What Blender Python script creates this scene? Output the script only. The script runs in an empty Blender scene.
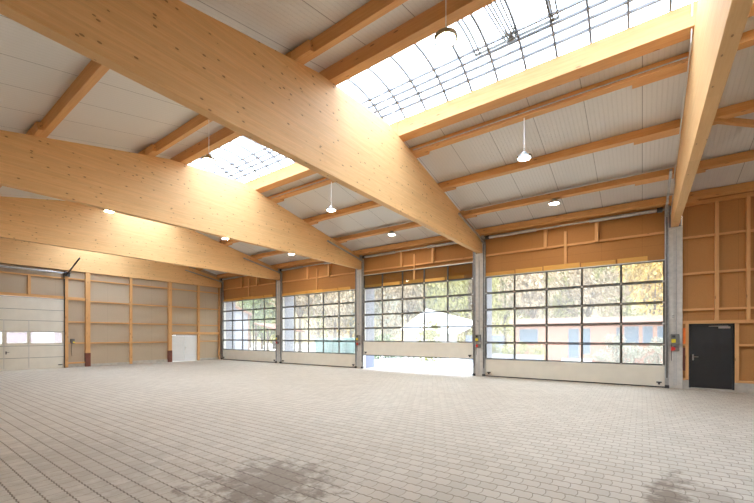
import bpy, bmesh, math, random
from mathutils import Vector, Matrix
random.seed(7)
C = bpy.context.scene.collection
sc = bpy.context.scene

# ------------------------------------------------------------------ camera, world, light, exposure
CAM_H, YAW, FPX, HOR = 1.784, 0.6233, 368.76, 336.31
cd = bpy.data.cameras.new('camera'); cam = bpy.data.objects.new('camera', cd); C.objects.link(cam)
cam.location = (0, 0, CAM_H); cam.rotation_euler = (math.pi/2, 0, YAW)
cd.sensor_width = 36; cd.lens = FPX/754*36; cd.shift_y = (HOR-251.5)/754; cd.clip_start = .02; cd.clip_end = 400
sc.camera = cam
sc.view_settings.view_transform = 'Standard'; sc.view_settings.look = 'None'
sc.view_settings.gamma = 1; sc.view_settings.use_curve_mapping = False
sc.view_settings.exposure = 0.0
try:
    sc.cycles.max_bounces = 14; sc.cycles.diffuse_bounces = 8; sc.cycles.transparent_max_bounces = 16
    sc.cycles.transmission_bounces = 8; sc.cycles.sample_clamp_indirect = 8; sc.cycles.use_denoising = True
    sc.cycles.caustics_refractive = False; sc.cycles.caustics_reflective = False
except Exception: pass
SKY = 7.2
w = bpy.data.worlds.new('world'); sc.world = w; w.use_nodes = True
nt = w.node_tree; nt.nodes.clear()
tc = nt.nodes.new('ShaderNodeTexCoord'); sp = nt.nodes.new('ShaderNodeSeparateXYZ'); cr = nt.nodes.new('ShaderNodeValToRGB')
bg = nt.nodes.new('ShaderNodeBackground'); out = nt.nodes.new('ShaderNodeOutputWorld')
nt.links.new(tc.outputs['Generated'], sp.inputs[0]); nt.links.new(sp.outputs['Z'], cr.inputs[0])
cr.color_ramp.elements[0].position = 0.0; cr.color_ramp.elements[0].color = (.75, .74, .72, 1)
cr.color_ramp.elements[1].position = .8; cr.color_ramp.elements[1].color = (1.45, 1.70, 2.08, 1)
nt.links.new(cr.outputs[0], bg.inputs[0]); bg.inputs[1].default_value = SKY
nt.links.new(bg.outputs[0], out.inputs[0])
# high hazy sun behind the hall: lights the yard and the trees, the front wall stays in shade
sl = bpy.data.lights.new('sun', 'SUN'); sl.energy = 4.0; sl.angle = math.radians(4); sl.color = (1, .96, .90)
sun = bpy.data.objects.new('sun', sl); C.objects.link(sun)
sun.rotation_euler = Vector((.34, .36, -.87)).to_track_quat('-Z', 'Y').to_euler()

# ------------------------------------------------------------------ materials
def newmat(name):
    m = bpy.data.materials.new(name); m.use_nodes = True
    return m, m.node_tree, m.node_tree.nodes['Principled BSDF']
def nd(nt, t, **k):
    n = nt.nodes.new(t)
    for a, b in k.items(): setattr(n, a, b)
    return n
def mth(nt, op, a, b=None, clamp=False):
    n = nt.nodes.new('ShaderNodeMath'); n.operation = op; n.use_clamp = clamp
    for i, v in enumerate((a, b)):
        if v is None: continue
        if isinstance(v, (int, float)): n.inputs[i].default_value = v
        else: nt.links.new(v, n.inputs[i])
    return n.outputs[0]
def mixc(nt, fac, a, b, mode='MIX'):
    n = nt.nodes.new('ShaderNodeMix'); n.data_type = 'RGBA'; n.blend_type = mode
    for i, v in ((0, fac), (6, a), (7, b)):
        if isinstance(v, (int, float)): n.inputs[i].default_value = v
        elif isinstance(v, tuple): n.inputs[i].default_value = (*v, 1) if len(v) == 3 else v
        else: nt.links.new(v, n.inputs[i])
    return n.outputs[2]
def noise(nt, vec, scale, detail=3, rough=.5):
    n = nd(nt, 'ShaderNodeTexNoise'); n.inputs['Scale'].default_value = scale
    n.inputs['Detail'].default_value = detail; n.inputs['Roughness'].default_value = rough
    if vec is not None: nt.links.new(vec, n.inputs['Vector'])
    return n.outputs['Fac']
def ramp(nt, fac, p0, c0, p1, c1):
    n = nd(nt, 'ShaderNodeValToRGB'); e = n.color_ramp.elements
    e[0].position = p0; e[0].color = (*c0, 1); e[1].position = p1; e[1].color = (*c1, 1)
    nt.links.new(fac, n.inputs[0]); return n.outputs[0]
def objco(nt, scale=(1, 1, 1)):
    t = nd(nt, 'ShaderNodeTexCoord'); mp = nd(nt, 'ShaderNodeMapping'); mp.inputs['Scale'].default_value = scale
    nt.links.new(t.outputs['Object'], mp.inputs[0]); return mp.outputs[0]
def plain(name, col, rough=.6, metal=0, var=.06, sc_=6):
    m, nt, p = newmat(name)
    f = noise(nt, objco(nt), sc_, 4)
    c0 = tuple(c*(1-var) for c in col); c1 = tuple(min(1, c*(1+var)) for c in col)
    nt.links.new(ramp(nt, f, .3, c0, .7, c1), p.inputs['Base Color'])
    p.inputs['Roughness'].default_value = rough; p.inputs['Metallic'].default_value = metal
    return m
def wood(name, axis, light, dark, lam=0, knots=True, rough=.62):
    """planed spruce: grain along axis, knots, and glue lines between lamellas every lam metres of height"""
    m, nt, p = newmat(name)
    s = {'x': (.7, 14, 14), 'y': (14, .7, 14), 'z': (14, 14, .7)}[axis]
    g = noise(nt, objco(nt, s), 2.2, 5, .6)
    col = ramp(nt, g, .25, dark, .72, light)
    broad = noise(nt, objco(nt, tuple(.12*q for q in s)), 1.5, 2)
    col = mixc(nt, mth(nt, 'MULTIPLY', broad, .35), col, tuple(c*.86 for c in light))
    if lam:
        oc = objco(nt); sp = nd(nt, 'ShaderNodeSeparateXYZ'); nt.links.new(oc, sp.inputs[0])
        zi = mth(nt, 'DIVIDE', sp.outputs['Z'], lam)
        li = mth(nt, 'FLOOR', zi)
        # every lamella has finger-jointed boards of its own tone
        wn = nd(nt, 'ShaderNodeTexWhiteNoise', noise_dimensions='2D'); cb = nd(nt, 'ShaderNodeCombineXYZ')
        along = sp.outputs['Y'] if axis == 'y' else sp.outputs['X']
        off = nd(nt, 'ShaderNodeTexWhiteNoise', noise_dimensions='1D'); nt.links.new(li, off.inputs['W'])
        bi = mth(nt, 'FLOOR', mth(nt, 'ADD', mth(nt, 'DIVIDE', along, 2.6), mth(nt, 'MULTIPLY', off.outputs['Value'], 7)))
        nt.links.new(li, cb.inputs[0]); nt.links.new(bi, cb.inputs[1]); nt.links.new(cb.outputs[0], wn.inputs['Vector'])
        tone = mth(nt, 'ADD', mth(nt, 'MULTIPLY', wn.outputs['Value'], .10), .92)
        cc = nd(nt, 'ShaderNodeCombineColor')
        for i in range(3): nt.links.new(tone, cc.inputs[i])
        col = mixc(nt, 1.0, col, cc.outputs[0], 'MULTIPLY')
        fr = mth(nt, 'FRACT', zi)
        ln = mth(nt, 'LESS_THAN', fr, .07)
        col = mixc(nt, mth(nt, 'MULTIPLY', ln, .22), col, tuple(c*.6 for c in dark))
    if knots:
        ks = {'x': (2.3, 9, 9), 'y': (9, 4.5, 9), 'z': (9, 9, 2.3)}[axis]
        v = nd(nt, 'ShaderNodeTexVoronoi'); v.inputs['Scale'].default_value = .9
        nt.links.new(objco(nt, ks), v.inputs['Vector'])
        sel = nd(nt, 'ShaderNodeSeparateColor'); nt.links.new(v.outputs['Color'], sel.inputs[0])
        k = mth(nt, 'MULTIPLY', mth(nt, 'LESS_THAN', v.outputs['Distance'], .12), mth(nt, 'GREATER_THAN', sel.outputs[0], .5))
        k2 = mth(nt, 'MULTIPLY', mth(nt, 'SUBTRACT', 1, mth(nt, 'MULTIPLY', v.outputs['Distance'], 3.2), True), mth(nt, 'GREATER_THAN', sel.outputs[0], .5))
        col = mixc(nt, mth(nt, 'MULTIPLY', k2, .35), col, tuple(c*.7 for c in dark))
        col = mixc(nt, mth(nt, 'MULTIPLY', k, .7), col, (.22, .085, .025))
    nt.links.new(col, p.inputs['Base Color']); p.inputs['Roughness'].default_value = rough
    return m
M = {}
WL, WD = (.87, .56, .262), (.77, .435, .17)
M['glulam_y'] = wood('glulam spruce', 'y', WL, WD, .04)
M['wood_x'] = wood('spruce timber lengthwise', 'x', (.74, .41, .165), (.62, .31, .105))
M['wood_y'] = wood('spruce timber crosswise', 'y', (.74, .42, .175), (.62, .315, .11))
M['wood_z'] = wood('spruce timber upright', 'z', (.74, .42, .175), (.62, .315, .11))
M['wood_yellow'] = wood('yellow lintel timber', 'x', (.85, .50, .13), (.68, .34, .07))
def board(name, c, joint=(1.25, 2.5), ax='x', var=.08):
    m, nt, p = newmat(name)
    oc = objco(nt); f = noise(nt, oc, 40, 5, .7); f2 = noise(nt, oc, .7, 3)
    col = ramp(nt, f, .3, tuple(q*(1-var) for q in c), .7, tuple(q*(1+var) for q in c))
    col = mixc(nt, mth(nt, 'MULTIPLY', f2, .35), col, tuple(q*.8 for q in c))
    sp = nd(nt, 'ShaderNodeSeparateXYZ'); nt.links.new(oc, sp.inputs[0])
    a = mth(nt, 'FRACT', mth(nt, 'DIVIDE', sp.outputs['X' if ax == 'x' else 'Y'], joint[0]))
    b = mth(nt, 'FRACT', mth(nt, 'DIVIDE', sp.outputs['Z'], joint[1]))
    ln = mth(nt, 'MAXIMUM', mth(nt, 'LESS_THAN', a, .006), mth(nt, 'LESS_THAN', b, .003))
    col = mixc(nt, mth(nt, 'MULTIPLY', ln, .5), col, tuple(q*.4 for q in c))
    nt.links.new(col, p.inputs['Base Color']); p.inputs['Roughness'].default_value = .75
    return m
M['board_brown'] = board('brown wood fibre board', (.47, .22, .066))
M['board_beige'] = board('beige wall board', (.50, .40, .285), ax='y')  # paler, greyer base colour than the brown boards
M['concrete'] = plain('grey concrete', (.60, .575, .53), .8, 0, .1, 9)
M['plinth'] = plain('plinth concrete', (.46, .43, .38), .85, 0, .15, 5)
M['cream'] = plain('cream coated steel', (.78, .745, .65), .45, 0, .03, 3)
M['seal'] = plain('black rubber seal', (.03, .03, .03), .8)
M['alu'] = plain('aluminium profile in backlit tone', (.085, .08, .07), .5, .2, .05)  # backlit darkness of the gate bars put into the base colour
M['alu_light'] = plain('bare aluminium rail', (.62, .61, .58), .35, .8, .05)
M['galv'] = plain('galvanised steel', (.45, .46, .46), .42, .75, .15, 14)
M['dark_steel'] = plain('dark steel', (.06, .06, .062), .5, .5)
M['black'] = plain('black plastic', (.02, .02, .02), .5)
M['door_black'] = plain('anthracite door paint', (.022, .023, .025), .45, 0, .05)
M['white_paint'] = plain('white door paint', (.80, .82, .83), .45, 0, .02)
M['white_steel'] = plain('white enamel', (.82, .82, .80), .35, 0, .02)
M['red'] = plain('red primer steel', (.17, .05, .03), .6, 0, .2)
M['red_bright'] = plain('red plastic', (.62, .03, .02), .4)
M['yellow'] = plain('yellow plastic', (.85, .68, .03), .4)
M['orange'] = plain('orange sheet', (.85, .19, .02), .5)
M['box_grey'] = plain('grey housing', (.18, .18, .17), .5)
M['rib_grey'] = plain('grey painted rib', (.20, .20, .21), .5)
M['lamp_rim'] = plain('tan lamp rim', (.36, .30, .18), .5)
M['steel'] = plain('brushed steel', (.7, .7, .7), .3, .9, .03)
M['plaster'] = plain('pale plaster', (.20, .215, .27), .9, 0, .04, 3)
# white profiled roof panels: fine ribs down the slope, a joint every metre
m, nt, p = newmat('white profiled roof sheet'); M['roof'] = m
oc = objco(nt); sp = nd(nt, 'ShaderNodeSeparateXYZ'); nt.links.new(oc, sp.inputs[0])
fr = mth(nt, 'FRACT', mth(nt, 'DIVIDE', sp.outputs['X'], .10))
rib = mth(nt, 'GREATER_THAN', fr, .78)
jf = mth(nt, 'FRACT', mth(nt, 'DIVIDE', sp.outputs['X'], 1.2)); jl = mth(nt, 'LESS_THAN', jf, .012)
col = mixc(nt, mth(nt, 'MULTIPLY', rib, .13), (.72, .71, .68), (.45, .44, .42))
col = mixc(nt, mth(nt, 'MULTIPLY', jl, .75), col, (.12, .11, .10))
col = mixc(nt, mth(nt, 'MULTIPLY', noise(nt, oc, .5, 2), .15), col, (.62, .59, .55))
nt.links.new(col, p.inputs['Base Color']); p.inputs['Roughness'].default_value = .42
bp = nd(nt, 'ShaderNodeBump'); bp.inputs['Strength'].default_value = .6; bp.inputs['Distance'].default_value = .01
nt.links.new(rib, bp.inputs['Height']); nt.links.new(bp.outputs[0], p.inputs['Normal'])
# glass: clear twin acrylic with a faint veil and a mirror sheen
def glass(name, tint, veil, refl=.07):
    m = bpy.data.materials.new(name); m.use_nodes = True; nt = m.node_tree; nt.nodes.clear()
    tr = nd(nt, 'ShaderNodeBsdfTransparent'); tr.inputs[0].default_value = (*tint, 1)
    tl = nd(nt, 'ShaderNodeBsdfTranslucent'); tl.inputs[0].default_value = (*(min(1, .04+c) for c in tint), 1)
    gl = nd(nt, 'ShaderNodeBsdfGlossy'); gl.inputs['Roughness'].default_value = .03; gl.inputs[0].default_value = (.9, .9, .9, 1)
    m1 = nd(nt, 'ShaderNodeMixShader'); m1.inputs[0].default_value = veil
    m2 = nd(nt, 'ShaderNodeMixShader'); o = nd(nt, 'ShaderNodeOutputMaterial')
    lw = nd(nt, 'ShaderNodeLayerWeight'); lw.inputs[0].default_value = .5
    f = mth(nt, 'ADD', mth(nt, 'MULTIPLY', mth(nt, 'POWER', lw.outputs['Facing'], 5), .8), refl*.5, True); nt.links.new(f, m2.inputs[0])
    nt.links.new(tr.outputs[0], m1.inputs[1]); nt.links.new(tl.outputs[0], m1.inputs[2])
    nt.links.new(m1.outputs[0], m2.inputs[1]); nt.links.new(gl.outputs[0], m2.inputs[2]); nt.links.new(m2.outputs[0], o.inputs[0])
    return m
M['glass'] = glass('clear acrylic glazing', (.83, .815, .765), .09)
M['poly'] = glass('opal polycarbonate', (.92, .95, 1.0), .85, .03)
M['pane_dark'] = plain('blue window glass', (.10, .15, .22), .1, 0, .1, 2)
# paved floor of double-T stones
m, nt, p = newmat('interlocking concrete pavers'); M['pavers'] = m
oc = objco(nt); sp = nd(nt, 'ShaderNodeSeparateXYZ'); nt.links.new(oc, sp.inputs[0])
X, Y = sp.outputs['X'], sp.outputs['Y']
RH, RW = .193, .20
def tri(x, per):     # 0..1 triangle wave
    return mth(nt, 'ABSOLUTE', mth(nt, 'SUBTRACT', mth(nt, 'MULTIPLY', mth(nt, 'FRACT', mth(nt, 'DIVIDE', x, per)), 2), 1))
def clampv(x, lo, hi): return mth(nt, 'MINIMUM', mth(nt, 'MAXIMUM', x, lo), hi)
wx = mth(nt, 'MULTIPLY', mth(nt, 'SUBTRACT', clampv(tri(X, .1), .3, .7), .5), .024)
yy = mth(nt, 'DIVIDE', mth(nt, 'ADD', Y, wx), RH)
ri = mth(nt, 'FLOOR', yy); fy = mth(nt, 'FRACT', yy)
odd = mth(nt, 'MODULO', mth(nt, 'ADD', ri, 1000), 2)
wy = mth(nt, 'MULTIPLY', mth(nt, 'SUBTRACT', clampv(tri(fy, 1.0), .25, .75), .5), .024)
xx = mth(nt, 'ADD', mth(nt, 'DIVIDE', mth(nt, 'ADD', X, wy), RW), mth(nt, 'MULTIPLY', odd, .5))
ci = mth(nt, 'FLOOR', xx); fx = mth(nt, 'FRACT', xx)
ey = mth(nt, 'MULTIPLY', mth(nt, 'MINIMUM', fy, mth(nt, 'SUBTRACT', 1, fy)), RH)
ex = mth(nt, 'MULTIPLY', mth(nt, 'MINIMUM', fx, mth(nt, 'SUBTRACT', 1, fx)), RW)
ed = mth(nt, 'MINIMUM', mth(nt, 'MULTIPLY', ey, .8), mth(nt, 'ADD', mth(nt, 'MULTIPLY', ex, 1.7), .001))
mr = nd(nt, 'ShaderNodeMapRange'); nt.links.new(ed, mr.inputs[0]); mr.inputs[1].default_value = .0015; mr.inputs[2].default_value = .009
stone = mr.outputs[0]
wn = nd(nt, 'ShaderNodeTexWhiteNoise', noise_dimensions='2D'); cb = nd(nt, 'ShaderNodeCombineXYZ')
nt.links.new(ri, cb.inputs[0]); nt.links.new(ci, cb.inputs[1]); nt.links.new(cb.outputs[0], wn.inputs['Vector'])
base = mixc(nt, wn.outputs['Value'], (.44, .39, .32), (.52, .465, .388))
fine = noise(nt, oc, 60, 4, .7); base = mixc(nt, mth(nt, 'MULTIPLY', fine, .25), base, (.38, .34, .29))
big = noise(nt, oc, .35, 4, .6); base = mixc(nt, mth(nt, 'MULTIPLY', mth(nt, 'SUBTRACT', big, .35, True), .9), base, (.37, .31, .25))
def blob(cx, cy, rx, ry, rot=0):
    dx = mth(nt, 'SUBTRACT', X, cx); dy = mth(nt, 'SUBTRACT', Y, cy)
    c_, s_ = math.cos(rot), math.sin(rot)
    a = mth(nt, 'DIVIDE', mth(nt, 'ADD', mth(nt, 'MULTIPLY', dx, c_), mth(nt, 'MULTIPLY', dy, s_)), rx)
    b = mth(nt, 'DIVIDE', mth(nt, 'SUBTRACT', mth(nt, 'MULTIPLY', dy, c_), mth(nt, 'MULTIPLY', dx, s_)), ry)
    d = mth(nt, 'SQRT', mth(nt, 'ADD', mth(nt, 'MULTIPLY', a, a), mth(nt, 'MULTIPLY', b, b)))
    n = noise(nt, oc, 4.5, 6, .72)
    return mth(nt, 'MULTIPLY', mth(nt, 'SUBTRACT', mth(nt, 'ADD', 1.15, mth(nt, 'MULTIPLY', mth(nt, 'SUBTRACT', n, .5), 4.0)), d, True), 1.6, True)
for args, k in (((-3.7, 2.9, .8, .75), .62), ((-2.9, 2.3, 1.2, .6), .35), ((.22, 5.15, .18, .95, -.12), .75), ((.62, 5.5, .3, .35), .28), ((-6.6, 2.0, 2.2, .9), .22)):
    base = mixc(nt, mth(nt, 'MULTIPLY', blob(*args), k), base, (.135, .095, .065))
col = mixc(nt, stone, (.12, .085, .055), base)
nt.links.new(col, p.inputs['Base Color']); p.inputs['Roughness'].default_value = .62
bp = nd(nt, 'ShaderNodeBump'); bp.inputs['Strength'].default_value = .5; bp.inputs['Distance'].default_value = .008
nt.links.new(stone, bp.inputs['Height']); nt.links.new(bp.outputs[0], p.inputs['Normal'])
# outdoors
M['yard'] = plain('pale yard concrete', (.42, .40, .37), .85, 0, .08, .6)
M['hillside'] = plain('autumn hillside', (.16, .13, .07), .9, 0, .4, .25)
M['bark'] = plain('bark', (.10, .07, .05), .9, 0, .2)
def leafmat(name, c):
    m, nt, p = newmat(name)
    f = noise(nt, objco(nt), 1.3, 3)
    nt.links.new(ramp(nt, f, .3, tuple(q*.65 for q in c), .7, tuple(min(1, q*1.3) for q in c)), p.inputs['Base Color'])
    p.inputs['Roughness'].default_value = .7
    return m
LEAF = {'yellow-green': leafmat('yellow green leaves', (.32, .32, .11)), 'tan': leafmat('tan autumn leaves', (.38, .30, .20)),
        'green': leafmat('green leaves', (.18, .24, .11)), 'golden': leafmat('golden leaves', (.50, .35, .08)), 'pale': leafmat('pale blossom leaves', (.30, .31, .24))}
M['brick'] = plain('salmon red render', (.34, .17, .125), .85, 0, .06, 1.5)
M['fascia'] = plain('pinkish roof fascia', (.34, .22, .18), .7, 0, .04)
M['bluewall'] = plain('blue grey wall', (.17, .20, .27), .8)
M['teal'] = plain('turquoise sheet', (.13, .225, .22), .6)
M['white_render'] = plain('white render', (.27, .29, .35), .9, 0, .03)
M['roof_tile'] = plain('brown red roof tiles', (.22, .12, .09), .8)
M['pink_wall'] = plain('pale lilac render', (.15, .105, .135), .9)

# ------------------------------------------------------------------ building helpers
ORG = {}
class MB:
    def __init__(s): s.bm = bmesh.new()
    def box(s, x0, x1, y0, y1, z0, z1):
        return s.hexa([(x0,y0,z0),(x1,y0,z0),(x1,y1,z0),(x0,y1,z0),(x0,y0,z1),(x1,y0,z1),(x1,y1,z1),(x0,y1,z1)])
    def hexa(s, p):
        v = [s.bm.verts.new(q) for q in p]
        for f in ((0,3,2,1),(4,5,6,7),(0,1,5,4),(1,2,6,5),(2,3,7,6),(3,0,4,7)): s.bm.faces.new([v[i] for i in f])
        return s
    def prism(s, poly, axis, a, b):
        """poly: list of 2-D points; axis 'x' -> points are (y,z), 'y' -> (x,z), 'z' -> (x,y)"""
        def P(q, t): return {'x': (t, q[0], q[1]), 'y': (q[0], t, q[1]), 'z': (q[0], q[1], t)}[axis]
        A = [s.bm.verts.new(P(q, a)) for q in poly]; B = [s.bm.verts.new(P(q, b)) for q in poly]; n = len(poly)
        s.bm.faces.new(A[::-1]); s.bm.faces.new(B)
        for i in range(n): s.bm.faces.new([A[i], A[(i+1) % n], B[(i+1) % n], B[i]])
        return s
    def tube(s, p, q, r, n=10, r2=None):
        p, q = Vector(p), Vector(q); d = (q-p).normalized(); r2 = r if r2 is None else r2
        u = d.orthogonal().normalized(); v = d.cross(u)
        A, B = [], []
        for i in range(n):
            t = 2*math.pi*i/n; o = u*math.cos(t)+v*math.sin(t)
            A.append(s.bm.verts.new(p+o*r)); B.append(s.bm.verts.new(q+o*r2))
        s.bm.faces.new(A[::-1]); s.bm.faces.new(B)
        for i in range(n): s.bm.faces.new([A[i], A[(i+1) % n], B[(i+1) % n], B[i]])
        return s
    def path(s, pts, r, n=8):
        for a, b in zip(pts, pts[1:]): s.tube(a, b, r, n)
        return s
    def lathe(s, c, prof, n=28):
        """prof: (radius, z) pairs around the vertical through c"""
        rings = [[s.bm.verts.new((c[0]+r*math.cos(2*math.pi*i/n), c[1]+r*math.sin(2*math.pi*i/n), c[2]+z)) for i in range(n)] for r, z in prof]
        for a, b in zip(rings, rings[1:]):
            for i in range(n): s.bm.faces.new([a[i], a[(i+1) % n], b[(i+1) % n], b[i]])
        s.bm.faces.new(rings[0][::-1]); s.bm.faces.new(rings[-1])
        return s
    def bar(s, p, q, wy, wz, up=(0, 0, 1)):
        """rectangular bar from p to q"""
        p, q = Vector(p), Vector(q); d = (q-p).normalized(); u = Vector(up); sd = d.cross(u).normalized(); u = sd.cross(d)
        P = [c + sd*(wy/2*i) + u*(wz/2*j) for c in (p, q) for j, i in ((-1,-1),(-1,1),(1,1),(1,-1))]
        return s.hexa([P[0],P[1],P[5],P[4],P[3],P[2],P[6],P[7]])
    def build(s, name, mat, parent=None, origin=None, bevel=0, smooth=False):
        bm = s.bm; bmesh.ops.recalc_face_normals(bm, faces=bm.faces)
        co = [v.co for v in bm.verts]
        if origin is None:
            origin = Vector(((min(c.x for c in co)+max(c.x for c in co))/2, (min(c.y for c in co)+max(c.y for c in co))/2, min(c.z for c in co)))
        origin = Vector(origin)
        bmesh.ops.translate(bm, verts=bm.verts, vec=-origin)
        me = bpy.data.meshes.new(name); bm.to_mesh(me); bm.free()
        me.materials.append(M[mat] if isinstance(mat, str) else mat)
        if smooth:
            for f in me.polygons: f.use_smooth = True
        o = bpy.data.objects.new(name, me); C.objects.link(o); ORG[o] = origin
        if parent: o.parent = parent; o.location = origin-ORG[parent]
        else: o.location = origin
        if bevel:
            b = o.modifiers.new('edge', 'BEVEL'); b.width = bevel; b.segments = 2; b.limit_method = 'ANGLE'
        return o
def box(name, mat, x0, x1, y0, y1, z0, z1, parent=None, bevel=0, origin=None):
    return MB().box(x0, x1, y0, y1, z0, z1).build(name, mat, parent, origin, bevel)
def tag(o, label=None, cat=None, group=None, kind=None):
    if label: o['label'] = label
    if cat: o['category'] = cat
    if group: o['group'] = group
    if kind: o['kind'] = kind
    return o
def thing(name, label, cat, loc, group=None, kind='thing'):
    o = bpy.data.objects.new(name, None); C.objects.link(o); o.location = loc; o.empty_display_size = .2
    ORG[o] = Vector(loc); return tag(o, label, cat, group, kind)
def copy_tree(o, parent=None):
    c = o.copy(); C.objects.link(c)
    if parent: c.parent = parent
    ORG[c] = ORG.get(o, Vector())
    for ch in list(o.children):
        copy_tree(ch, c)
    return c

# ------------------------------------------------------------------ setting-out
S, X0, D = 6.891, .916, 16.2
COL = [X0-k*S for k in range(5)]           # column / beam lines from the black door leftwards
ZB, BW = 5.54, .20                          # underside of the beams, their width
PROF = [(-.6, 6.31), (5.9, 7.68), (8.7, 7.86), (16.2, 6.24), (16.55, 6.165)]
def ztop(y):
    for (a, za), (b, zb) in zip(PROF, PROF[1:]):
        if y <= b: return za+(zb-za)*(y-a)/(b-a)
    return PROF[-1][1]
PH = .25                                    # purlin height
XL, XR, YB = -26.70, 7.95, -.6

# ------------------------------------------------------------------ shell
fl = box('floor', 'pavers', -27.0, XR+.2, YB-.2, 16.34, -.12, 0); fl.location = (0, 0, 0)
for v in fl.data.vertices: v.co += ORG[fl]
tag(fl, 'grey interlocking paver floor of the hall', 'floor', kind='structure')
th = MB().box(-26.6, XR, 16.34, 17.4, -.12, -.005).build('trim_1', 'plinth'); tag(th, 'pale concrete threshold strip under the gates', 'threshold', kind='structure')

def roofslab(name, y0, y1, label):
    mb = MB(); z0, z1 = ztop(y0)+PH, (ztop(y1) if y0 > 5 else ztop(5)+(y1-5)*.2108)+PH
    mb.prism([(y0, z0), (y1, z1), (y1, z1+.14), (y0, z0+.14)], 'x', -27.0, XR+.2)
    o = mb.build(name, 'roof', origin=(0, 0, 0)); return tag(o, label, 'ceiling', kind='structure')
roofslab('ceiling', 9.656, 16.75, 'white profiled roof sheets sloping down to the gates')
roofslab('ceiling_near', YB-.2, 6.262, 'white profiled roof sheets on the slope before the skylight')

BAY = ['over the gate before the brick house', 'over the raised gate', 'over the second most distant gate', 'over the corner gate']
# walls
def gable(name, mat, x0, x1, zlo, label):
    poly = [(YB-.1, zlo)] + [(16.5, zlo)] + [(16.5, ztop(16.5)+PH), (9.6, ztop(9.6)+PH), (9.5, 8.25), (6.4, 8.25), (6.3, ztop(6.3)+PH), (YB-.1, ztop(YB)+PH)]
    return tag(MB().prism(poly, 'x', x0, x1).build(name, mat, origin=(0, 0, 0)), label, 'wall', kind='structure')
wr = gable('wall_right', 'board_beige', XR, XR+.15, 0, 'boarded gable wall out of frame')
wb = tag(box('wall_back', 'board_beige', -27, XR+.2, YB-.15, YB, 0, 6.7), 'boarded rear wall behind the viewer', 'wall', kind='structure')
# left wall: boards with an opening for the side gate and for the white double door
wl = MB()
GL0, GL1, GLT = 1.60, 6.66, 3.90
bx0, bx1 = XL-.15, XL
wl.box(bx0, bx1, YB-.1, GL0, 0, ZB-.012); wl.box(bx0, bx1, GL0, GL1, GLT, ZB-.012); wl.box(bx0, bx1, GL1, 12.5, 0, ZB-.012)
wl.box(bx0, bx1, 12.5, 14.35, 1.86, ZB-.012); wl.box(bx0, bx1, 14.35, 16.2, 0, ZB-.012)
poly = [(YB-.1, ZB), (16.5, ZB), (16.5, ztop(16.5)+PH), (9.6, ztop(9.6)+PH), (9.5, 8.25), (6.4, 8.25), (6.3, ztop(6.3)+PH), (YB-.1, ztop(YB)+PH)]
wg = MB().prism(poly, 'x', bx0-.15, COL[4]-BW/2-.01); tag(wg.build('wall_left_gable', 'board_beige', origin=(0, 0, 0)), 'beige boarded gable behind the beam along the side wall', 'wall', kind='structure')
wl = tag(wl.build('wall_left', 'board_beige', origin=(0, 0, 0)), 'beige boarded side wall in a grid of spruce posts and rails', 'wall', kind='structure')
xi = XL+.13                                  # inner face of the timber framing
for (a, b, zt, red) in ((6.66, 6.80, 5.50, 0), (7.60, 7.83, 5.54, 1), (9.92, 10.06, 5.54, 0), (12.27, 12.50, 5.54, 1), (14.35, 14.50, 5.54, 0), (16.02, 16.12, 5.54, 0), (1.44, 1.58, 5.5, 0)):
    box('post', 'wood_z', XL, xi+(.03 if red else 0), a, b, .02, zt-.012, wl, .004)
    if red:
        box('post_shoe', 'red', XL, xi+.045, a-.012, b+.012, 0, .80, wl, .003)
def lrail(a, b, z, h=.07, d=.10): box('rail', 'wood_y', XL, XL+d, a, b, z-h/2, z+h/2, wl, .003)
for z in (1.39, 2.61, 3.85, 5.10):
    for a, b in ((7.83, 9.92), (10.06, 12.27)): lrail(a, b, z)
for z in (2.61, 3.85, 5.10):
    for a, b in ((12.5, 14.35), (14.5, 16.02)): lrail(a, b, z)
lrail(12.5, 16.02, 2.01, .17, .12); lrail(14.5, 16.02, 1.42)
lrail(6.8, 7.6, 3.95, .17); lrail(6.8, 7.6, 2.61); lrail(6.8, 7.6, 1.39); lrail(6.8, 7.6, 5.10); lrail(6.8, 7.6, .25, .08)
lrail(GL0, GL1, 3.98, .15, .06); lrail(GL0, GL1, 5.08, .08)
box('post', 'wood_z', XL, XL+.1, 5.10, 5.22, 4.05, 5.04, wl, .003)
box('post', 'wood_z', XL, XL+.1, 3.2, 3.32, 4.05, 5.04, wl, .003)
for a, b, h in ((6.82, 7.58, .2), (7.86, 9.92, .14), (10.08, 12.25, .20), (14.37, 16.1, .16)): box('plinth', 'plinth', XL, XL+.07, a, b, 0, h, wl)
# front wall: boards above the gates, boards round the black door, piers outside
YF = 16.34
for k in range(4):
    xa, xb = COL[k+1]+.203, COL[k]-.203; xm = (xa+xb)/2
    wf = tag(box('wall_front', 'board_brown', xa, xb, YF, YF+.12, 4.46, 6.40, origin=(0, 0, 0)), f'brown boarded wall strip {BAY[k]}', 'wall', kind='structure')
    xa += .02; xb -= .02
    box('rail', 'wood_x', xa, xb, YF-.10, YF, 5.36, 5.44, wf, .003)
    xm += .06; box('stud', 'wood_z', xm-.05, xm+.05, YF-.105, YF, 4.66, 5.95, wf, .003)
    for xs in (xm-.73, xm+1.07): box('bracket_timber', 'wood_z', xs-.058, xs+.058, YF-.20, YF, 5.36, 6.22, wf, .004)
    x = xa+.06
    for n, wd in enumerate((1.24, 1.05, 1.3, 1.12, .9)):
        z1 = 4.64+.02*((n*7) % 3-1)
        box('lintel_plank', 'wood_yellow', x, x+wd, YF-.085-.02*(n % 2), YF, 4.46, z1, wf, .003); x += wd+.06
    box('top_plate', 'wood_x', xa, xb, YF-.09, YF, 6.24, 6.40, wf, .003)
    box('outer_lintel', 'plaster', xa, xb, 17.1, 17.35, 4.9, 6.3, wf)
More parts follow.
